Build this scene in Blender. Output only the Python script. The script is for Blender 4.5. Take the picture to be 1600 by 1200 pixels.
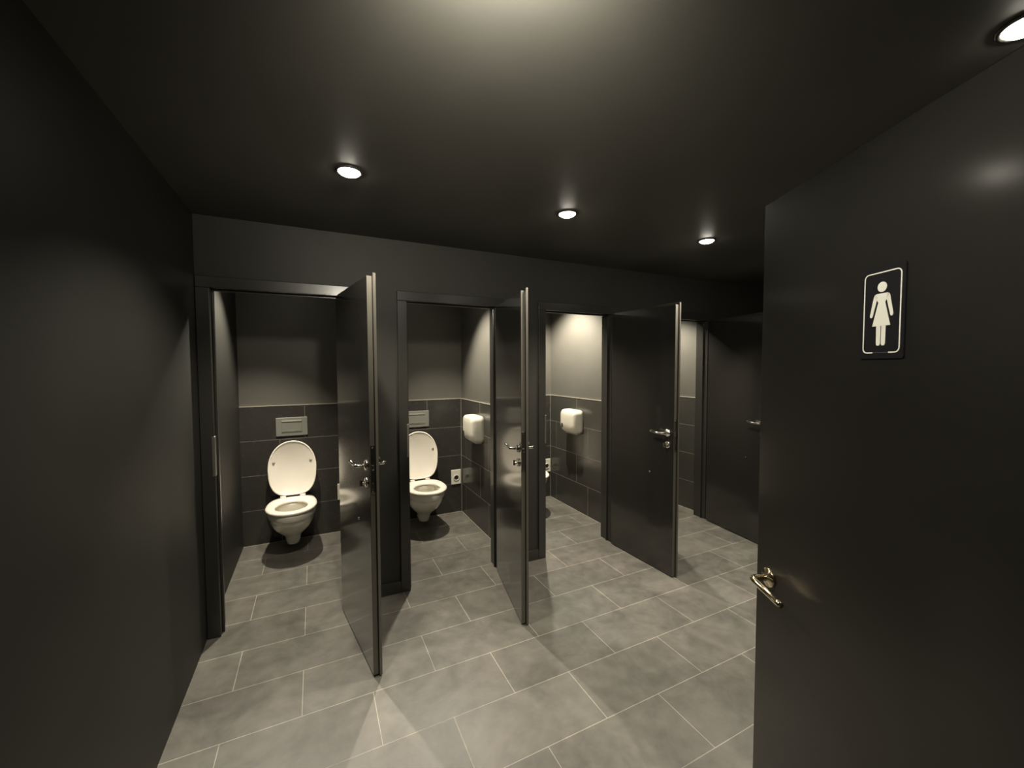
import bpy, bmesh, math, random
from mathutils import Vector, Matrix
random.seed(7)
for o in list(bpy.data.objects): bpy.data.objects.remove(o)
C = bpy.context.scene.collection
S = bpy.context.scene
R = math.radians

# ------------------------------------------------------------------ camera, world, exposure
CAM_H = 1.5417
yaw, pit, rol = R(25.987), R(-2.456), R(-0.208)
F = Vector((math.sin(yaw)*math.cos(pit), math.cos(yaw)*math.cos(pit), math.sin(pit)))
RT = Vector((math.cos(yaw), -math.sin(yaw), 0)); UP = RT.cross(F)
R2 = math.cos(rol)*RT + math.sin(rol)*UP; U2 = -math.sin(rol)*RT + math.cos(rol)*UP
cd = bpy.data.cameras.new('camera'); cam = bpy.data.objects.new('camera', cd); C.objects.link(cam)
cd.sensor_width = 36; cd.lens = 36*632.97/1600; cd.clip_start = .01
m = Matrix((R2, U2, -F)).transposed().to_4x4(); m.translation = Vector((0, 0, CAM_H)); cam.matrix_world = m
S.camera = cam
w = bpy.data.worlds.new('world'); S.world = w; w.use_nodes = True
w.node_tree.nodes['Background'].inputs[0].default_value = (.9, .85, .7, 1)
w.node_tree.nodes['Background'].inputs[1].default_value = .01
S.view_settings.view_transform = 'Standard'; S.view_settings.look = 'None'; S.view_settings.gamma = 1
S.view_settings.use_curve_mapping = False; S.view_settings.exposure = 0.0
WARM = (1, .915, .755)
P_ROOM, P_STALL, P_NEAR, P_SIGN = 74, 182, 85, 40      # lamp powers

# ------------------------------------------------------------------ dimensions
YF, YB, XL, H = 2.78, 4.085, -.58, 2.381
OPEN = [-.514, .566, 1.646, 2.846]; OW = .656; ZH = 1.985
STALL = [(-.58, .29), (.43, 1.395), (1.53, 2.50), (2.63, 3.61)]
TC = [-.19, .915, 2.02, 3.13]

# ------------------------------------------------------------------ helpers
def obj(name, bm, mat, parent=None, smooth=False, bevel=0, seg=2):
    me = bpy.data.meshes.new(name)
    bmesh.ops.recalc_face_normals(bm, faces=bm.faces[:])
    bm.to_mesh(me); bm.free()
    o = bpy.data.objects.new(name, me); C.objects.link(o); me.materials.append(mat)
    if smooth:
        for p in me.polygons: p.use_smooth = True
    if bevel:
        b = o.modifiers.new('bevel', 'BEVEL'); b.width = bevel; b.segments = seg; b.limit_method = 'ANGLE'; b.angle_limit = R(40)
        if smooth is None: pass
    if parent: o.parent = parent
    return o
def box(bm, a, b):
    x0, y0, z0 = a; x1, y1, z1 = b
    v = [bm.verts.new(p) for p in ((x0,y0,z0),(x1,y0,z0),(x1,y1,z0),(x0,y1,z0),(x0,y0,z1),(x1,y0,z1),(x1,y1,z1),(x0,y1,z1))]
    for f in ((0,3,2,1),(4,5,6,7),(0,1,5,4),(1,2,6,5),(2,3,7,6),(3,0,4,7)): bm.faces.new([v[i] for i in f])
def boxes(*l):
    bm = bmesh.new()
    for a, b in l: box(bm, a, b)
    return bm
def rings(bm, rs, cap0=True, cap1=True, loop=False):
    vs = [[bm.verts.new(p) for p in r] for r in rs]; n = len(vs[0])
    idx = list(range(len(vs)-1)) + ([len(vs)-1] if loop else [])
    for i in idx:
        a, b = vs[i], vs[(i+1) % len(vs)]
        for j in range(n): bm.faces.new((a[j], a[(j+1) % n], b[(j+1) % n], b[j]))
    if not loop:
        if cap0: bm.faces.new(vs[0][::-1])
        if cap1: bm.faces.new(vs[-1])
def lathe(bm, prof, M=None, n=32):       # prof: (radius, height) along local z
    M = M or Matrix()
    rings(bm, [[M @ Vector((r*math.cos(2*math.pi*k/n), r*math.sin(2*math.pi*k/n), z)) for k in range(n)] for r, z in prof])
def axisM(origin, d):
    q = Vector((0, 0, 1)).rotation_difference(Vector(d)).to_matrix().to_4x4(); q.translation = Vector(origin); return q
def tube(bm, pts, rad, n=14, flat=1.0):
    pts = [Vector(p) for p in pts]; rs = []
    for i, p in enumerate(pts):
        t = (pts[min(i+1, len(pts)-1)] - pts[max(i-1, 0)]).normalized()
        u = Vector((0, 0, 1)); s = t.cross(u)
        if s.length < 1e-3: s = Vector((1, 0, 0))
        s.normalize(); u = s.cross(t)
        r = rad[i] if isinstance(rad, (list, tuple)) else rad
        rs.append([p + s*r*flat*math.cos(2*math.pi*k/n) + u*r*math.sin(2*math.pi*k/n) for k in range(n)])
    rings(bm, rs)
def arc(c, r, a0, a1, n=8):
    return [(c[0]+r*math.cos(R(a0+(a1-a0)*i/n)), c[1]+r*math.sin(R(a0+(a1-a0)*i/n))) for i in range(n+1)]
def rrect(x0, y0, x1, y1, r, n=6):
    return arc((x1-r,y1-r),r,0,90,n)+arc((x0+r,y1-r),r,90,180,n)+arc((x0+r,y0+r),r,180,270,n)+arc((x1-r,y0+r),r,270,360,n)
def thing(name, label, cat, loc=(0,0,0), rz=0, group=None):
    o = bpy.data.objects.new(name, None); C.objects.link(o); o.location = loc; o.rotation_euler = (0,0,rz)
    o.empty_display_size = .1; o['label'] = label; o['category'] = cat
    if group: o['group'] = group
    return o
def tree(o):
    return [o] + [g for ch in o.children for g in tree(ch)]
def dup(root, loc, rz, label, name=None):
    def cp(o, par):
        c = o.copy(); C.objects.link(c)
        if par: c.parent = par
        for ch in list(o.children): cp(ch, c)
        return c
    r = cp(root, None); r.location = loc; r.rotation_euler = (0,0,rz); r['label'] = label
    if name: r.name = name
    return r
def struct(o, label=None, cat=None):
    o['kind'] = 'structure'
    if label: o['label'] = label
    if cat: o['category'] = cat
    return o

# ------------------------------------------------------------------ materials
def mat(name, col, rough=.5, metal=0, spec=.5, coat=0, coatr=.1, noise=None, bump=None, emit=None):
    m = bpy.data.materials.new(name); m.use_nodes = True; nt = m.node_tree; b = nt.nodes['Principled BSDF']
    b.inputs['Base Color'].default_value = (*col, 1); b.inputs['Roughness'].default_value = rough
    b.inputs['Metallic'].default_value = metal; b.inputs['Specular IOR Level'].default_value = spec
    b.inputs['Coat Weight'].default_value = coat; b.inputs['Coat Roughness'].default_value = coatr
    tc = nt.nodes.new('ShaderNodeTexCoord')
    if noise:
        sc, amt = noise
        n = nt.nodes.new('ShaderNodeTexNoise'); n.inputs['Scale'].default_value = sc; n.inputs['Detail'].default_value = 4
        nt.links.new(tc.outputs['Object'], n.inputs['Vector'])
        mr = nt.nodes.new('ShaderNodeMapRange'); mr.inputs[1].default_value = .3; mr.inputs[2].default_value = .7
        mr.inputs[3].default_value = 1-amt; mr.inputs[4].default_value = 1+amt
        nt.links.new(n.outputs[0], mr.inputs[0])
        v = nt.nodes.new('ShaderNodeVectorMath'); v.operation = 'SCALE'; v.inputs[0].default_value = col
        nt.links.new(mr.outputs[0], v.inputs['Scale']); nt.links.new(v.outputs[0], b.inputs['Base Color'])
    if bump:
        sc, st, di = bump
        n = nt.nodes.new('ShaderNodeTexNoise'); n.inputs['Scale'].default_value = sc; n.inputs['Detail'].default_value = 3
        nt.links.new(tc.outputs['Object'], n.inputs['Vector'])
        bp = nt.nodes.new('ShaderNodeBump'); bp.inputs['Strength'].default_value = st; bp.inputs['Distance'].default_value = di
        nt.links.new(n.outputs[0], bp.inputs['Height']); nt.links.new(bp.outputs[0], b.inputs['Normal'])
    if emit:
        b.inputs['Emission Color'].default_value = (*emit[0], 1); b.inputs['Emission Strength'].default_value = emit[1]
    return m
M_WALL = mat('matt_black_wall_paint', (.033, .032, .0275), .55, spec=.4, noise=(3, .08), bump=(160, .15, .001))
M_STALL = mat('dark_grey_stall_paint', (.105, .100, .086), .5, spec=.4, noise=(3, .06), bump=(160, .12, .001))
M_CEIL = mat('black_ceiling_paint', (.095, .093, .083), .5, spec=.4, noise=(2, .08), bump=(120, .15, .001))
M_DOOR = mat('black_satin_door_lacquer', (.018, .017, .015), .26, spec=.5, coat=1, coatr=.11, noise=(2, .08), bump=(14, .05, .002))
M_ENTRY = mat('black_gloss_door_lacquer', (.013, .012, .0095), .42, spec=.4, coat=.4, coatr=.15, noise=(2, .08), bump=(12, .10, .002))
M_FRAME = mat('black_satin_frame_lacquer', (.032, .031, .027), .33, spec=.5, coat=.3, coatr=.18)
M_CER = mat('white_glazed_ceramic', (.80, .77, .68), .12, spec=.5, coat=.5, coatr=.05)
M_SEAT = mat('white_seat_plastic', (.86, .80, .70), .3)
M_WPL = mat('cream_white_plastic', (.74, .71, .60), .35)
M_CHR = mat('polished_chrome', (.86, .83, .76), .13, 1)
M_SATIN = mat('satin_steel', (.86, .82, .76), .34, 1)
M_BRASS = mat('warm_polished_nickel', (.88, .76, .54), .15, 1)
M_PLATE = mat('satin_grey_plastic', (.27, .275, .24), .32, metal=.35)
M_DARK = mat('dark_rubber', (.02, .02, .02), .5)
M_SIGNB = mat('sign_black', (.012, .012, .014), .35)
M_SIGNW = mat('sign_cream_white', (.92, .90, .80), .5, emit=((1, .98, .86), .0))
M_SCREW = mat('grey_bumper_rubber', (.33, .32, .29), .45)
M_EDGE = mat('tile_trim_strip', (.62, .58, .48), .3, metal=.5)
M_BAND = mat('grey_satin_edge_band', (.13, .122, .102), .32, spec=.5, coat=.4, coatr=.2)
M_WALL_L = mat('matt_black_wall_paint_shaded', (.020, .0195, .0165), .55, spec=.4, noise=(3, .08), bump=(160, .15, .001))  # same paint as M_WALL, darkened to put the left wall's shade into colour
M_GLOW = mat('lit_lamp_lens', (1, 1, 1), .4, emit=((1, .93, .78), 60))

def math_node(nt, op, a, b=None):
    n = nt.nodes.new('ShaderNodeMath'); n.operation = op
    for i, v in enumerate((a, b)):
        if v is None: continue
        if isinstance(v, (int, float)): n.inputs[i].default_value = v
        else: nt.links.new(v, n.inputs[i])
    return n.outputs[0]
def tile_mat(name, plane, ox, oy, tw, th, g, base, grout, rough, var, cloud, gbump=.4, off=.5):
    """staggered tiles. plane 'xy','xz','yz'; a joint stands at ox in the row that starts at oy"""
    m = bpy.data.materials.new(name); m.use_nodes = True; nt = m.node_tree; b = nt.nodes['Principled BSDF']
    geo = nt.nodes.new('ShaderNodeNewGeometry'); sp = nt.nodes.new('ShaderNodeSeparateXYZ'); nt.links.new(geo.outputs['Position'], sp.inputs[0])
    cx = nt.nodes.new('ShaderNodeCombineXYZ')
    A = {'x': 0, 'y': 1, 'z': 2}
    nt.links.new(math_node(nt, 'ADD', sp.outputs[A[plane[0]]], -(ox + off*tw) + 40*tw), cx.inputs[0])
    nt.links.new(math_node(nt, 'ADD', sp.outputs[A[plane[1]]], -oy + 40*th), cx.inputs[1])
    bt = nt.nodes.new('ShaderNodeTexBrick'); nt.links.new(cx.outputs[0], bt.inputs['Vector'])
    bt.offset = off; bt.offset_frequency = 2; bt.squash = 1
    bt.inputs['Color1'].default_value = (*[c*(1-var) for c in base], 1); bt.inputs['Color2'].default_value = (*[c*(1+var) for c in base], 1)
    bt.inputs['Mortar'].default_value = (*grout, 1); bt.inputs['Scale'].default_value = 1
    bt.inputs['Mortar Size'].default_value = g; bt.inputs['Mortar Smooth'].default_value = .1; bt.inputs['Bias'].default_value = 0
    bt.inputs['Brick Width'].default_value = tw; bt.inputs['Row Height'].default_value = th
    n1 = nt.nodes.new('ShaderNodeTexNoise'); n1.inputs['Scale'].default_value = 3.2; n1.inputs['Detail'].default_value = 6; n1.inputs['Roughness'].default_value = .65
    n1.inputs['Distortion'].default_value = .6
    nt.links.new(geo.outputs['Position'], n1.inputs['Vector'])
    n2 = nt.nodes.new('ShaderNodeTexNoise'); n2.inputs['Scale'].default_value = 14; n2.inputs['Detail'].default_value = 5
    nt.links.new(geo.outputs['Position'], n2.inputs['Vector'])
    s = math_node(nt, 'ADD', math_node(nt, 'MULTIPLY', n1.outputs[0], .7), math_node(nt, 'MULTIPLY', n2.outputs[0], .3))
    mr = nt.nodes.new('ShaderNodeMapRange'); nt.links.new(s, mr.inputs[0]); mr.inputs[1].default_value = .35; mr.inputs[2].default_value = .65
    mr.inputs[3].default_value = 1-cloud; mr.inputs[4].default_value = 1+cloud
    # warm / cool drift from patch to patch
    n3 = nt.nodes.new('ShaderNodeTexNoise'); n3.inputs['Scale'].default_value = 1.7; nt.links.new(geo.outputs['Position'], n3.inputs['Vector'])
    tint = nt.nodes.new('ShaderNodeMix'); tint.data_type = 'RGBA'; nt.links.new(n3.outputs[0], tint.inputs[0])
    tint.inputs[6].default_value = (.95, 1.02, 1.0, 1); tint.inputs[7].default_value = (1.07, .98, .97, 1)
    v = nt.nodes.new('ShaderNodeVectorMath'); v.operation = 'SCALE'; nt.links.new(bt.outputs['Color'], v.inputs[0]); nt.links.new(mr.outputs[0], v.inputs['Scale'])
    v2 = nt.nodes.new('ShaderNodeVectorMath'); v2.operation = 'MULTIPLY'; nt.links.new(v.outputs[0], v2.inputs[0]); nt.links.new(tint.outputs[2], v2.inputs[1])
    nt.links.new(v2.outputs[0], b.inputs['Base Color'])
    rr = math_node(nt, 'ADD', math_node(nt, 'MULTIPLY', bt.outputs['Fac'], .8-rough), math_node(nt, 'ADD', math_node(nt, 'MULTIPLY', n2.outputs[0], .16), rough-.08))
    nt.links.new(rr, b.inputs['Roughness'])
    bp = nt.nodes.new('ShaderNodeBump'); bp.inputs['Strength'].default_value = gbump; bp.inputs['Distance'].default_value = .002; bp.invert = True
    hh = math_node(nt, 'ADD', bt.outputs['Fac'], math_node(nt, 'MULTIPLY', n2.outputs[0], .25))
    nt.links.new(hh, bp.inputs['Height']); nt.links.new(bp.outputs[0], b.inputs['Normal'])
    return m
M_FLOOR = tile_mat('grey_stone_floor_tiles', 'xy', .82, 1.66, .602, .302, .0019, (.140, .133, .116), (.37, .35, .30), .44, .10, .34)

# ------------------------------------------------------------------ room shell
fl = obj('floor', boxes(((-.75, -.6, -.08), (4.9, 4.25, 0))), M_FLOOR); struct(fl, 'grey staggered stone look floor tiles with pale grout lines', 'floor')
ce = obj('ceiling', boxes(((-.75, -.6, H), (4.9, 4.25, H+.08))), M_CEIL); struct(ce, 'black painted ceiling with recessed round downlights', 'ceiling')
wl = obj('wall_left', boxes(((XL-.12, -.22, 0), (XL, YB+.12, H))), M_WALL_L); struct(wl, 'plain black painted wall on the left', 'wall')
wb = obj('wall_back', boxes(((XL, YB, 0), (4.7, YB+.12, H))), M_STALL); struct(wb, 'dark grey wall behind the toilets, painted above the tiles', 'wall')
wr = obj('wall_right', boxes(((4.6, -.1, 0), (4.7, YF, H))), M_WALL); struct(wr, 'black wall closing the far right end of the room', 'wall')
wn = obj('wall_near', boxes(((XL, -.22, 0), (-.14, -.1, H)), ((.80, -.22, 0), (4.7, -.1, H)), ((-.14, -.22, 2.03), (.80, -.1, H))), M_WALL)
struct(wn, 'black wall around the entrance doorway beside the camera', 'wall')
# wall with the stall openings
L = []; x = XL
for o in OPEN:
    L.append(((x, YF, 0), (o-.012, YF+.12, H))); L.append(((o-.012, YF, ZH+.012), (o+OW+.012, YF+.12, H))); x = o+OW+.012
L.append(((x, YF, 0), (4.7, YF+.12, H)))
struct(obj('wall_stall_front', boxes(*L), M_WALL), 'black wall with four doorways into the toilet stalls', 'wall')
for i, (a, b) in enumerate(((.29, .43), (1.395, 1.53), (2.50, 2.63), (3.61, 3.72))):
    p = obj('wall_partition', boxes(((a, YF+.12, 0), (b, YB, H))), M_STALL)
    struct(p, ('grey partition wall right of the leftmost toilet stall', 'grey partition wall with the dispenser beside the second toilet',
               'grey partition wall with the dispenser in the third stall', 'grey wall on the right of the fourth stall')[i], 'wall')
# tiled dado
tj = (-.087, 1.022, 2.13, 3.24)
for i, (a, b) in enumerate(STALL):
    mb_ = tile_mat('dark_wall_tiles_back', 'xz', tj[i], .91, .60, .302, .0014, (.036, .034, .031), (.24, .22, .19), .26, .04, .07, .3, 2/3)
    x0 = a if i == 0 else a
    o = obj('wall_back_tiles', boxes(((x0, YB-.01, 0), (b, YB, 1.208))), mb_)
    struct(o, ('dark glossy wall tiles behind the leftmost toilet', 'dark glossy wall tiles behind the second toilet', 'dark wall tiles at the back of the third stall', 'dark wall tiles at the back of the fourth stall')[i], 'wall tiles')
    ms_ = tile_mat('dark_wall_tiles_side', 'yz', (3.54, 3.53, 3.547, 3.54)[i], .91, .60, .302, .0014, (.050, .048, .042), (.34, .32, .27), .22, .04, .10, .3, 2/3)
    o = obj('wall_side_tiles', boxes(((b-.01, YF+.12, 0), (b, YB-.01, 1.208))), ms_)
    struct(o, ('dark wall tiles on the right side of the leftmost stall', 'dark wall tiles below the dispenser beside the second toilet', 'dark wall tiles around the dispenser in the third stall', 'dark wall tiles on the right side of the fourth stall')[i], 'wall tiles')
    t = obj('trim_%d' % (i+5), boxes(((x0+.001, YB-.013, 1.2045), (b-.013, YB, 1.2105)), ((b-.013, YF+.121, 1.2045), (b, YB-.001, 1.2105)), ((b-.0125, YB-.0125, 0), (b-.0101, YB-.0101, 1.2045))), M_EDGE)
    struct(t, ('pale strip capping the tiles in the leftmost stall', 'pale strip capping the tiles in the second stall', 'pale strip capping the tiles in the third stall', 'pale strip capping the tiles in the fourth stall')[i], 'trim')
    # silicone joint at the floor
    t = obj('trim_%d' % (i+9), boxes(((x0+.001, YB-.0125, 0), (b-.0125, YB-.0101, .003)), ((b-.0125, YF+.121, 0), (b-.0101, YB-.0125, .003))), M_EDGE)
    struct(t, ('pale joint where tiles meet the floor in the leftmost stall', 'pale joint where tiles meet the floor in the second stall', 'pale joint where tiles meet the floor in the third stall', 'pale joint where tiles meet the floor in the fourth stall')[i], 'trim')
# door frames: casing + lining
nm = ('leftmost', 'second', 'third', 'rightmost')
CW = .064
for i, o in enumerate(OPEN):
    y0 = YF-.016; b = o+OW
    bm = boxes(((o-CW, y0, 0), (o, YF, ZH)), ((b, y0, 0), (b+CW, YF, ZH)), ((o-CW, y0, ZH), (b+CW, YF, ZH+CW)),
               ((o-.012, YF, 0), (o, YF+.12, ZH)), ((b, YF, 0), (b+.012, YF+.12, ZH)), ((o-.012, YF, ZH), (b+.012, YF+.12, ZH+.012)),
               ((o, YF+.028, 0), (o+.012, YF+.04, ZH-.012)), ((b-.012, YF+.028, 0), (b, YF+.04, ZH-.012)), ((o, YF+.028, ZH-.012), (b, YF+.04, ZH)))
    t = obj('trim_%d' % (i+1), bm, M_FRAME, bevel=.003); struct(t, 'black lacquered door frame around the %s stall doorway' % nm[i], 'door frame')
    sp = boxes(((o, YF-.006, .93), (o+.0025, YF+.022, 1.155)), ((o-.012, y0-.0025, .93), (o+.0025, y0, 1.155)), ((o, y0, .93), (o+.0025, YF-.006, 1.155)))
    s = obj('strike_plate', sp, M_CHR, t, bevel=.001); s['label'] = 'chrome strike plate'; s.data.materials[0] = M_SATIN
# skirting
sk = [(OPEN[0]+OW+CW, OPEN[1]-CW), (OPEN[1]+OW+CW, OPEN[2]-CW), (OPEN[2]+OW+CW, OPEN[3]-CW), (OPEN[3]+OW+CW, 4.6)]
for i, (a, b) in enumerate(sk):
    o = obj('baseboard_%s' % ('first_pier', 'second_pier', 'third_pier', 'right')[i], boxes(((a, YF-.014, 0), (b, YF, .082))), M_FRAME, bevel=.003)
    struct(o, ('low black skirting between the first and second stall doorways', 'low black skirting between the second and third stall doorways', 'low black skirting between the third and fourth stall doorways', 'low black skirting right of the fourth stall doorway')[i], 'baseboard')

# ------------------------------------------------------------------ doors
def lever(parent, side, x, z, mt, sgn=1, L=.115, droop=0.0, face=.02, thick=.0085):
    """side +1/-1: local y side of the leaf; sgn: x direction of the grip"""
    y = side*face
    h = bpy.data.objects.new('door_handle', None); C.objects.link(h); h.parent = parent; h['label'] = 'chrome lever handle on round rose'
    bm = bmesh.new(); lathe(bm, [(.004, 0), (.026, 0), (.0265, .003), (.0255, .007), (.0135, .0085), (.012, .012)], axisM((x, y, z), (0, side, 0)))
    obj('rose', bm, mt, h, smooth=True)
    bm = bmesh.new()
    pts = [(x, y+side*.008, z), (x, y+side*.036, z)]
    for k in range(1, 7):
        a = R(90*k/6); pts.append((x+sgn*.016*(1-math.cos(a)), y+side*(.036+.016*math.sin(a)), z))
    for k in range(1, 9):
        u = k/8; pts.append((x+sgn*(.016+(L-.016)*u), y+side*(.052-.006*math.sin(u*math.pi)), z-.004*math.sin(u*math.pi)-droop*u + .006*u*u))
    rad = [thick*1.05, thick]+[thick]*6+[thick*(1-.12*k/8) for k in range(1, 9)]
    tube(bm, pts, rad); obj('grip', bm, mt, h, smooth=True)
    return h
def turn(parent, side, x, z, mt, knob=True, face=.02):
    y = side*face
    h = bpy.data.objects.new('door_lock', None); C.objects.link(h); h.parent = parent; h['label'] = 'chrome round lock rose below the handle'
    bm = bmesh.new(); lathe(bm, [(.004, 0), (.024, 0), (.0245, .003), (.0235, .007), (.011, .0085)], axisM((x, y, z), (0, side, 0)))
    obj('rose', bm, mt, h, smooth=True)
    bm = bmesh.new()
    if knob:
        lathe(bm, [(.0085, .008), (.0085, .02), (.0075, .024)], axisM((x, y, z), (0, side, 0)), 20)
        ya, yb = sorted((y+side*.02, y+side*.036)); box(bm, (x-.006, ya, z-.015), (x+.006, yb, z+.015))
    else:
        lathe(bm, [(.0095, .008), (.0095, .012), (.008, .0125)], axisM((x, y, z), (0, side, 0)), 20)
    obj('turn_knob' if knob else 'lock_slot', bm, mt if not knob else M_CHR, h, bevel=.0015)
    return h
def stall_door(name, label, hx, t_deg, wd):
    # local: hinge at origin, leaf along -x, room side = -y
    root = thing(name, label, 'door', (hx, YF-.038, 0), R(90+t_deg)); root['kind'] = 'structure'
    W = wd
    lf = obj('leaf', boxes(((-W, -.004, .008), (-.004, .021, 1.980))), M_DOOR, root, bevel=.002)
    lp = obj('rebate', boxes(((-W-.013, -.020, .006), (.006, -.0045, 1.995))), M_DOOR, root, bevel=.003)
    eb = obj('edge_band', boxes(((-W-.0014, -.003, .010), (-W, .020, 1.978)), ((-W-.0144, -.0185, .009), (-W-.013, -.006, 1.992))), M_BAND, root); eb['label'] = 'lighter grey door edge'
    fp = obj('faceplate', boxes(((-W-.003, -.0015, .925), (-W, .0185, 1.160))), M_CHR, root, bevel=.0008); fp['label'] = 'chrome latch plate in the door edge'
    obj('latch', boxes(((-W-.012, .003, 1.04), (-W-.002, .014, 1.065))), M_CHR, fp, bevel=.003)
    obj('deadbolt', boxes(((-W-.006, .004, .945), (-W-.002, .013, .975))), M_CHR, fp, bevel=.001)
    bm = bmesh.new()
    for z in (.935, 1.15): lathe(bm, [(.001, 0), (.0042, 0), (.0036, .0016), (.001, .0018)], axisM((-W-.002, .0085, z), (-1, 0, 0)), 12)
    obj('screw', bm, M_CHR, fp, smooth=True)
    lever(root, 1, -W+.055, 1.055, M_CHR, 1, face=.021); lever(root, -1, -W+.055, 1.055, M_CHR, 1)
    turn(root, 1, -W+.055, .968, M_CHR, True, face=.021); turn(root, -1, -W+.055, .968, M_CHR, False)
    bm = bmesh.new(); lathe(bm, [(.001, 0), (.007, 0), (.0065, .003), (.003, .0055), (.001, .006)], axisM((-W+.22, .021, .735), (0, 1, 0)), 16)
    s = obj('stud', bm, M_CHR, root, smooth=True); s['label'] = 'small shiny stud low on the inner face'
    bm = bmesh.new()
    for z in (.28, 1.72):
        lathe(bm, [(.006, -.05), (.0075, -.048), (.0075, .048), (.006, .05)], axisM((.010, -.013, z), (0, 0, 1)), 16)
    obj('hinge', bm, M_CHR, root, smooth=True)
    return root
DT = [8.9, -11.0, 1.9, -7.6]
DW = [.690, .665, .655, .672]
stall_door('door_1', 'open black stall door between the two visible toilets, nearest of the row', OPEN[0]+OW+.004, DT[0], DW[0])
stall_door('door_2', 'open black stall door seen almost edge on right of the second toilet', OPEN[1]+OW+.004, DT[1], DW[1])
stall_door('door_3', 'open black stall door showing its broad dark face right of the third stall', OPEN[2]+OW+.004, DT[2], DW[2])
stall_door('door_4', 'farthest open black stall door, half hidden behind the entrance door', OPEN[3]+OW+.004, DT[3], DW[3])

# entrance door: tip (1.161,.737), leaf runs back towards the camera side
EA = R(25.5); ex, ey = 1.161, .737; EWD = .88
dv = Vector((math.sin(EA), math.cos(EA), 0))
hin = Vector((ex, ey, 0)) - dv*EWD
# local: x along leaf from hinge to tip, face towards the camera at y=0, thickness to -y (behind)
en = thing('door_5', 'black entrance door standing open on the right with a restroom sign', 'door', hin, math.pi/2-EA); en['kind'] = 'structure'
obj('leaf', boxes(((0, -.040, .008), (EWD, 0, 1.995))), M_ENTRY, en, bevel=.0025)
obj('faceplate', boxes(((EWD, -.032, .86), (EWD+.002, -.010, 1.09))), M_CHR, en, bevel=.0008)
hx_ = EWD-.058
h = lever(en, 1, hx_, .948, M_BRASS, -1, L=.122, droop=.012, face=0.0, thick=.0092); h['label'] = 'polished lever handle on the entrance door'
lever(en, -1, hx_, .948, M_BRASS, -1, L=.122, droop=.012, face=.04, thick=.0092)
bm = bmesh.new()
for z in (.28, 1.0, 1.72): lathe(bm, [(.006, -.05), (.008, -.048), (.008, .048), (.006, .05)], axisM((-.010, .004, z), (0, 0, 1)), 16)
obj('hinge', bm, M_CHR, en, smooth=True)
# entrance frame beside the camera
struct(obj('trim_13', boxes(((.80-.05, -.1, 0), (.80, -.115+.03, 2.03)), ((-.14, -.1, 0), (-.09, -.085, 2.03)), ((-.14, -.1, 1.99+.01), (.80, -.085, 2.05))), M_FRAME, bevel=.003), 'black frame of the entrance doorway', 'door frame')

# ------------------------------------------------------------------ restroom sign on the entrance door
sg = thing('restroom_sign', 'small black plaque with a white female figure on the entrance door', 'sign', hin + dv*(EWD-.377), math.pi/2-EA)
def prism(pts, y0, y1):
    bm = bmesh.new(); rings(bm, [[(p[0], y0, p[1]) for p in pts], [(p[0], y1, p[1]) for p in pts]]); return bm
obj('plaque', prism(rrect(-.0465, 1.555, .0465, 1.734, .004), 0, .0035), M_SIGNB, sg)
# border with a gap at the bottom; viewed from the door face local +x points away from the viewer's right, so figure is symmetric
def strip(outer, inner, y0, y1):
    bm = bmesh.new(); n = len(outer)
    v = [[bm.verts.new((p[0], y, p[1])) for p in ring] for ring, y in ((outer, y0), (outer, y1), (inner, y1), (inner, y0))]
    for j in range(n-1):
        for k in range(4): bm.faces.new((v[k][j], v[k][j+1], v[(k+1) % 4][j+1], v[(k+1) % 4][j]))
    bm.faces.new([v[k][0] for k in range(4)]); bm.faces.new([v[k][-1] for k in range(4)])
    return bm
def border(x0, z0, x1, z1, r, gap):
    p = [(gap, z0)]+arc((x1-r, z0+r), r, 270, 360)+arc((x1-r, z1-r), r, 0, 90)+arc((x0+r, z1-r), r, 90, 180)+arc((x0+r, z0+r), r, 180, 270)+[(-gap, z0)]
    return p
obj('border', strip(border(-.0395, 1.5655, .0395, 1.7235, .010, .017), border(-.0372, 1.5678, .0372, 1.7212, .0078, .017), .0035, .0040), M_SIGNW, sg)
obj('maker_mark', boxes(*[((-.0155+k*.0042, .0035, 1.5664), (-.0155+k*.0042+.0028, .0038, 1.5674)) for k in range(8)]), mat('faint_grey_print', (.12, .12, .11), .5), sg)
fig = bmesh.new()
def addprism(pts, y0=.0035, y1=.0042):
    rings(fig, [[(p[0], y0, p[1]) for p in pts], [(p[0], y1, p[1]) for p in pts]])
zc = 1.694
addprism(arc((0, zc), .0098, 0, 360, 28)[:-1])
addprism([(-.012, 1.6815), (-.0155, 1.678), (-.0072, 1.664)] + [(-.0190, 1.6185), (.0190, 1.6185)] + [(.0072, 1.664), (.0155, 1.678), (.012, 1.6815)])
for s in (-1, 1):
    a = [(s*.010, 1.6815), (s*.0165, 1.677), (s*.0250, 1.640)]
    addprism([(s*.0105, 1.6815), (s*.0150, 1.6800), (s*.0172, 1.6755), (s*.0247, 1.6400), (s*.0235, 1.6362), (s*.0205, 1.6358), (s*.0186, 1.6385), (s*.0108, 1.6680)])
    addprism([(s*.0010, 1.6190), (s*.0010, 1.5835), (s*.0028, 1.5805), (s*.0075, 1.5805), (s*.0095, 1.5835), (s*.0100, 1.6190)])
f = obj('figure', fig, M_SIGNW, sg); f['label'] = 'white female pictogram'

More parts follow.
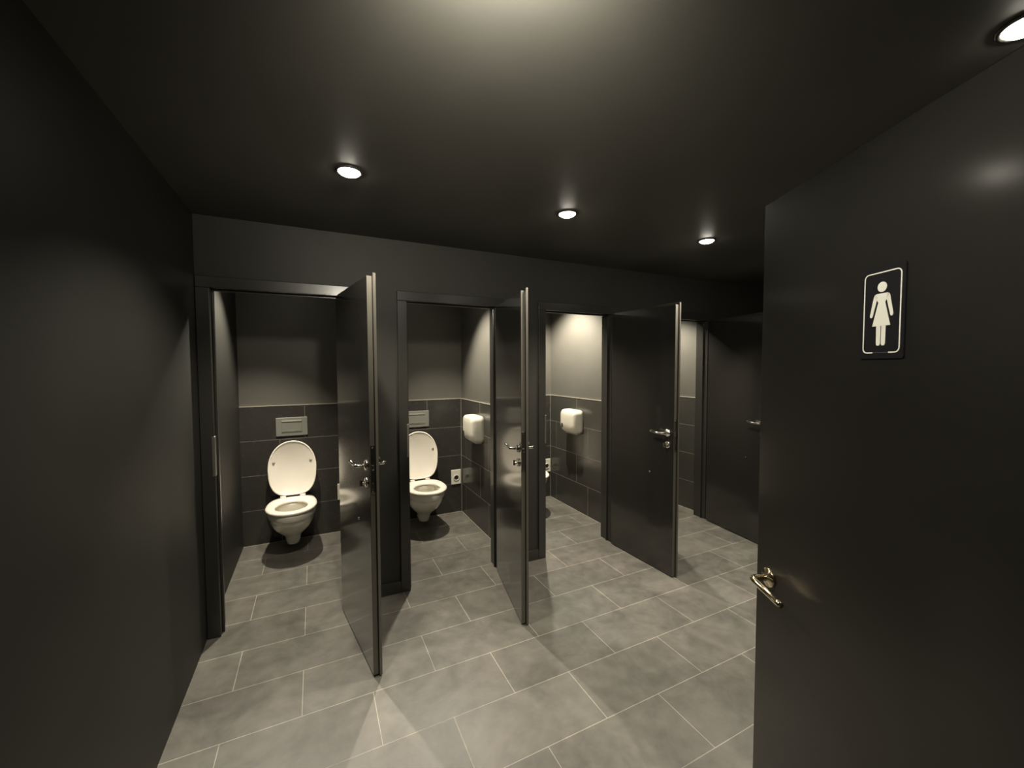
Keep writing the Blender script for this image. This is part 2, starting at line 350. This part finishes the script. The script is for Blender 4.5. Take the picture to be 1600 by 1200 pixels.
# ------------------------------------------------------------------ downlights
def downlight(label, x, y, power, tilt=(0, 0), size=96, rad=.045, first=None, grp='recessed ceiling spots', blend=.55):
    t = thing('ceiling_spotlight', label, 'ceiling light', (x, y, H), 0, grp)
    bm = bmesh.new(); r = rad
    pr = [(r+.012, 0), (r+.013, -.003), (r+.006, -.007), (r, -.006), (r-.001, -.002), (r-.001, 0)]
    n = 36
    rings(bm, [[(a*math.cos(2*math.pi*k/n), a*math.sin(2*math.pi*k/n), z) for k in range(n)] for a, z in pr], False, False, True)
    obj('bezel', bm, M_FRAME, t, smooth=True)
    bm = bmesh.new(); lathe(bm, [(r-.0015, -.0005), (r-.0015, -.006), (r*.85, -.011), (r*.6, -.016), (r*.25, -.019)], None, 28)
    obj('lens', bm, M_GLOW, t, smooth=True)
    ld = bpy.data.lights.new('bulb', 'SPOT'); ld.energy = power; ld.color = WARM; ld.spot_size = R(size); ld.spot_blend = blend; ld.shadow_soft_size = .022
    lo = bpy.data.objects.new('bulb', ld); C.objects.link(lo); lo.parent = t; lo.location = (0, 0, -.036)
    lo.rotation_euler = (R(tilt[0]), R(-tilt[1]), 0)     # (towards +y, towards +x)
    return t
downlight('round ceiling spot in front of the leftmost stall, leftmost of the row', .153, 1.90, P_ROOM, size=125)
downlight('round ceiling spot in front of the second and third stalls', 1.268, 1.90, P_ROOM, size=125)
downlight('round ceiling spot farthest away beside the entrance door', 2.381, 1.90, P_ROOM, size=125)
downlight('round ceiling spot in front of the fourth stall behind the entrance door', 3.49, 1.90, P_ROOM*.6, size=125)
downlight('round ceiling spot at the upper right corner above the entrance door', 1.600, .370, P_ROOM*.7, size=125)
g2 = 'ceiling spots inside the stalls'
downlight('ceiling spot inside the leftmost stall', -.19, 3.42, P_STALL, (-9, -9), 98, .04, grp=g2, blend=.6)
downlight('ceiling spot inside the second stall', .915, 3.42, P_STALL, (-9, 9), 98, .04, grp=g2, blend=.6)
downlight('ceiling spot inside the third stall', 2.03, 3.50, P_STALL*1.25, (3, 15), 114, .04, grp=g2, blend=.7)
downlight('ceiling spot inside the fourth stall', 3.13, 3.42, P_STALL, (-9, 9), 98, .04, grp=g2, blend=.6)
# unseen swivelling spot above the frame, added to imitate lens glow on the ceiling
t = thing('added_ceiling_lamp', 'unseen swivelling ceiling spot just above the camera, added to brighten the ceiling towards the stalls', 'ceiling light', (.26, .54, H))
bm = bmesh.new(); lathe(bm, [(.05, 0), (.052, -.014), (.046, -.02), (.008, -.022), (.007, -.075)], None, 32); obj('base', bm, M_FRAME, t, smooth=True)
LD = Vector((math.sin(yaw), math.cos(yaw), .55)).normalized(); LM = axisM(Vector((0, 0, -.115))-LD*.05, LD)
bm = bmesh.new(); rings(bm, [[LM @ Vector((a*math.cos(k*math.pi/16), a*math.sin(k*math.pi/16), z)) for k in range(32)] for a, z in ((.02, 0), (.04, .012), (.046, .03), (.048, .085), (.045, .085), (.044, .07))], True, False); obj('lamp_head', bm, M_FRAME, t, smooth=True)
bm = bmesh.new(); lathe(bm, [(.0435, .068), (.0435, .074), (.03, .080), (.01, .082)], LM, 32); obj('lens', bm, M_GLOW, t, smooth=True)
ld = bpy.data.lights.new('bulb', 'SPOT'); ld.energy = P_NEAR; ld.color = (1, .92, .76); ld.spot_size = R(150); ld.spot_blend = 1; ld.shadow_soft_size = .07
lo = bpy.data.objects.new('bulb', ld); C.objects.link(lo); lo.parent = t; lo.location = Vector((0, 0, -.115))+LD*.075
lo.rotation_euler = (-LD).to_track_quat('Z', 'Y').to_euler()

# second swivelling head, unseen, added to brighten the sign on the entrance door
t2 = thing('added_ceiling_lamp', 'unseen swivelling ceiling spot beside the camera, added to brighten the restroom sign', 'ceiling light', (.02, .42, H))
bm = bmesh.new(); lathe(bm, [(.05, 0), (.052, -.014), (.046, -.02), (.008, -.022), (.007, -.075)], None, 32); obj('base', bm, M_FRAME, t2, smooth=True)
SD = (Vector((1.0, .40, 1.50))-Vector((.02, .42, H-.12))).normalized(); SM = axisM(Vector((0, 0, -.115))-SD*.05, SD)
bm = bmesh.new(); rings(bm, [[SM @ Vector((a*math.cos(k*math.pi/16), a*math.sin(k*math.pi/16), z)) for k in range(32)] for a, z in ((.02, 0), (.04, .012), (.046, .03), (.048, .085), (.045, .085), (.044, .07))], True, False); obj('lamp_head', bm, M_FRAME, t2, smooth=True)
bm = bmesh.new(); lathe(bm, [(.0435, .068), (.0435, .074), (.03, .080), (.01, .082)], SM, 32); obj('lens', bm, M_GLOW, t2, smooth=True)
ld = bpy.data.lights.new('bulb', 'SPOT'); ld.energy = P_SIGN; ld.color = (1, .95, .80); ld.spot_size = R(62); ld.spot_blend = 1; ld.shadow_soft_size = .03
lo = bpy.data.objects.new('bulb', ld); C.objects.link(lo); lo.parent = t2; lo.location = Vector((0, 0, -.115))+SD*.075
lo.rotation_euler = (-SD).to_track_quat('Z', 'Y').to_euler()

# ------------------------------------------------------------------ toilet
def egg(a, yf, L, n=48, k=0.0):
    """egg outline, y=0 at hinge, runs to -L ; a = half width ; k = inset"""
    pts = []; yc = -L*.50
    bf = L*.50-k; A = a-k
    for i in range(n):
        th = 2*math.pi*i/n; c, s = math.cos(th), math.sin(th)
        if s <= 0: pts.append((A*abs(c)**.92*(1 if c >= 0 else -1), yc+bf*s))
        else:
            e = 2/3.6; x = A*abs(c)**e*(1 if c >= 0 else -1); y = yc+(L*.50-k)*1.0*abs(s)**e
            pts.append((x*(1-.13*s), y))
    return pts
def toilet(cx, label):
    t = thing('toilet', label, 'toilet', (cx, YB-.01, 0), 0, 'wall hung toilets in the stalls')
    # local y = 0 at tiled wall, bowl runs to -y
    def ring(z, a, yf, yb=0.0, n=48, yc=-.30, nb=3.2, tap=1.0):
        r = []
        for i in range(n):
            th = 2*math.pi*i/n; c, s = math.cos(th), math.sin(th)
            if s <= 0: r.append((a*abs(c)**.95*(1 if c >= 0 else -1), yc-(yc-yf)*(-s), z))
            else:
                e = 2/nb; u = abs(s)**e
                r.append((a*abs(c)**e*(1 if c >= 0 else -1)*(1-(1-tap)*u), yc+(yb-yc)*u, z))
        return r
    bm = bmesh.new()
    ro = [ring(.072, .040, -.30, -.16, yc=-.24), ring(.078, .050, -.315, -.15, yc=-.24), ring(.11, .056, -.325, -.12, yc=-.25), ring(.145, .062, -.345, -.06, yc=-.26),
          ring(.17, .080, -.375, -.0, yc=-.27), ring(.20, .108, -.42, 0, yc=-.28), ring(.24, .136, -.475, 0), ring(.28, .153, -.515, 0),
          ring(.315, .163, -.54, 0), ring(.335, .167, -.55, 0), ring(.343, .174, -.56, 0), ring(.352, .179, -.57, 0), ring(.385, .181, -.578, 0), ring(.396, .179, -.576, 0), ring(.402, .172, -.57, -.006),
          ring(.402, .125, -.52, -.25), ring(.392, .116, -.51, -.255), ring(.36, .118, -.505, -.24), ring(.30, .108, -.47, -.25), ring(.24, .08, -.42, -.27), ring(.21, .05, -.37, -.28)]
    rings(bm, ro)
    b = obj('bowl', bm, M_CER, t, smooth=True)
    bm = bmesh.new(); rings(bm, [ring(.2285, .068, -.40, -.275), ring(.2295, .068, -.40, -.275)]); w_ = obj('water', bm, mat('toilet_water', (.5, .5, .45), .03), t, smooth=False)
    # seat
    hy, LS, aw = -.125, .465, .186
    bm = bmesh.new()
    def er(k, z, a=aw, L=LS): return [(p[0], hy+p[1], z) for p in egg(a, 0, L, k=k)]
    def hole(a, y0, y1, z, n=48):
        return [(a*math.cos(2*math.pi*i/n), hy+(y0+y1)/2+(y1-y0)/2*math.sin(2*math.pi*i/n), z) for i in range(n)]
    rings(bm, [er(.004, .406), er(0, .411), er(0, .420), er(.006, .426), er(.016, .4285),
               hole(.126, -.410, -.118, .4265), hole(.118, -.403, -.125, .420), hole(.116, -.40, -.128, .410), hole(.120, -.405, -.122, .406)], loop=True)
    obj('seat', bm, M_SEAT, t, smooth=True)
    # lid, raised
    th_ = R(97); bm = bmesh.new()
    def lr(k, h_):
        r = []
        for p in egg(aw+.002, 0, LS+.004, k=k):
            d = -p[1]; 
            r.append((p[0], hy + .012 - d*math.cos(th_) - h_*math.sin(th_), .434 + d*math.sin(th_) - h_*math.cos(th_)))
        return r
    # h_ : distance towards the front (inner side of the lid faces the room when up)
    rings(bm, [lr(.012, -.012), lr(.002, -.009), lr(0, -.002), lr(0, .006), lr(.003, .009), lr(.009, .009), lr(.012, .005), lr(.016, .001)])
    obj('lid', bm, M_SEAT, t, smooth=True)
    lid = t.children[-1]
    for s in (-1, 1):
        d, h_ = .29, .001
        bm = bmesh.new(); yy = hy+.012-d*math.cos(th_)-h_*math.sin(th_); zz = .434+d*math.sin(th_)-h_*math.cos(th_)
        lathe(bm, [(.012, 0), (.012, .003), (.007, .010), (.003, .012)], axisM((s*.142, yy, zz), (0, -math.sin(th_), -math.cos(th_))), 14)
        u = obj('bumper', bm, M_SCREW, lid, smooth=True); u['label'] = 'grey rubber bumper on the raised lid'
        bm = bmesh.new(); lathe(bm, [(.010, -.022), (.012, -.020), (.012, .020), (.010, .022)], axisM((s*.075, hy+.010, .425), (1, 0, 0)), 16)
        obj('hinge', bm, M_SEAT, t, smooth=True)
    return t
t1 = toilet(TC[0], 'white wall hung toilet with raised lid in the leftmost stall')
dup(t1, (TC[1], YB-.01, 0), 0, 'white wall hung toilet with raised lid in the second stall beside a socket')
dup(t1, (TC[2], YB-.01, 0), 0, 'white wall hung toilet in the third stall, only its seat edge showing')

def flush(cx, label):
    t = thing('flush_plate', label, 'flush plate', (cx, YB-.01, .936), 0, 'flush plates above the toilets')
    obj('plate', boxes(((-.124, -.011, 0), (.124, 0, .164))), M_PLATE, t, bevel=.004)
    b = obj('button', boxes(((-.080, -.015, .034), (.080, -.011, .140))), M_PLATE, t, bevel=.003); b['label'] = 'rectangular press panel'
    obj('button_ridge', boxes(((-.078, -.020, .126), (.078, -.015, .134))), M_PLATE, b, bevel=.002)
    obj('button_groove', boxes(((-.070, -.0165, .044), (.070, -.015, .050))), M_PLATE, b, bevel=.0007)
    return t
f1 = flush(TC[0], 'grey flush plate on the tiles above the leftmost toilet')
dup(f1, (TC[1], YB-.01, .936), 0, 'grey flush plate above the second toilet, partly behind the door frame')

def socket(x, label):
    t = thing('wall_socket', label, 'power socket', (x, YB-.01, .303), 0, 'white sockets low in the stall corners')
    bm = bmesh.new(); n = 28
    oc = rrect(-.0525, 0, .0525, .153, .006)
    rings(bm, [[(p[0], 0, p[1]) for p in oc], [(p[0], -.009, p[1]) for p in oc], [(p[0]*.96, -.012, .0765+(p[1]-.0765)*.97) for p in oc]])
    obj('plate', bm, M_WPL, t, bevel=.001)
    bm = bmesh.new(); M_ = axisM((0, -.0121, .070), (0, -1, 0))
    rings(bm, [[M_ @ Vector((a*math.cos(2*math.pi*k/n), a*math.sin(2*math.pi*k/n), z)) for k in range(n)] for a, z in ((.0325, 0), (.0325, .004), (.030, .006), (.0245, .006), (.0235, .001), (.0235, 0))], False, False, True)
    obj('ring', bm, M_WPL, t, smooth=True)
    bm = bmesh.new(); lathe(bm, [(.0235, 0), (.0235, .0015), (.002, .0015)], M_, 24)
    o = obj('outlet_cup', bm, M_DARK, t); o['label'] = 'dark round outlet recess'
    return t
s1 = socket(.222, 'white socket at the right back corner of the leftmost stall, half hidden by the door')
dup(s1, (1.322, YB-.01, .303), 0, 'white socket with dark round outlet right of the second toilet')
dup(s1, (2.432, YB-.01, .303), 0, 'white socket in the back corner of the third stall under the dispenser')

def dispenser(x, label):
    t = thing('toilet_paper_dispenser', label, 'dispenser', (x, 3.56, .84), 0, 'white toilet paper dispensers on the side walls')
    # local x = 0 at wall, body runs to -x
    def rr(y0, z0, y1, z1, r, x): return [(x, p[0], p[1]) for p in rrect(y0, z0, y1, z1, r, 7)]
    bm = bmesh.new()
    rings(bm, [rr(-.130, .0, .130, .245, .045, 0), rr(-.132, -.002, .132, .248, .048, -.03), rr(-.132, .006, .132, .248, .050, -.078), rr(-.128, .024, .128, .245, .052, -.104), rr(-.120, .040, .120, .238, .052, -.116), rr(-.100, .060, .100, .222, .05, -.123), rr(-.06, .10, .06, .18, .035, -.126)])
    obj('cover', bm, M_WPL, t, smooth=True)
    bm = bmesh.new(); rings(bm, [rr(-.10, -.010, .10, .012, .008, -.012), rr(-.10, -.010, .10, .012, .008, -.062)])
    o = obj('paper_slot', bm, M_SCREW, t)
    bm = bmesh.new(); rings(bm, [rr(.060, .052, .086, .100, .010, -.096), rr(.062, .054, .084, .098, .009, -.129)])
    o = obj('lock_window', bm, M_DARK, t); o['label'] = 'small dark sight window'
    return t
d1 = dispenser(1.385, 'white toilet paper dispenser on the wall right of the second toilet')
dup(d1, (2.490, 3.56, .84), 0, 'white toilet paper dispenser on the side wall of the third stall')
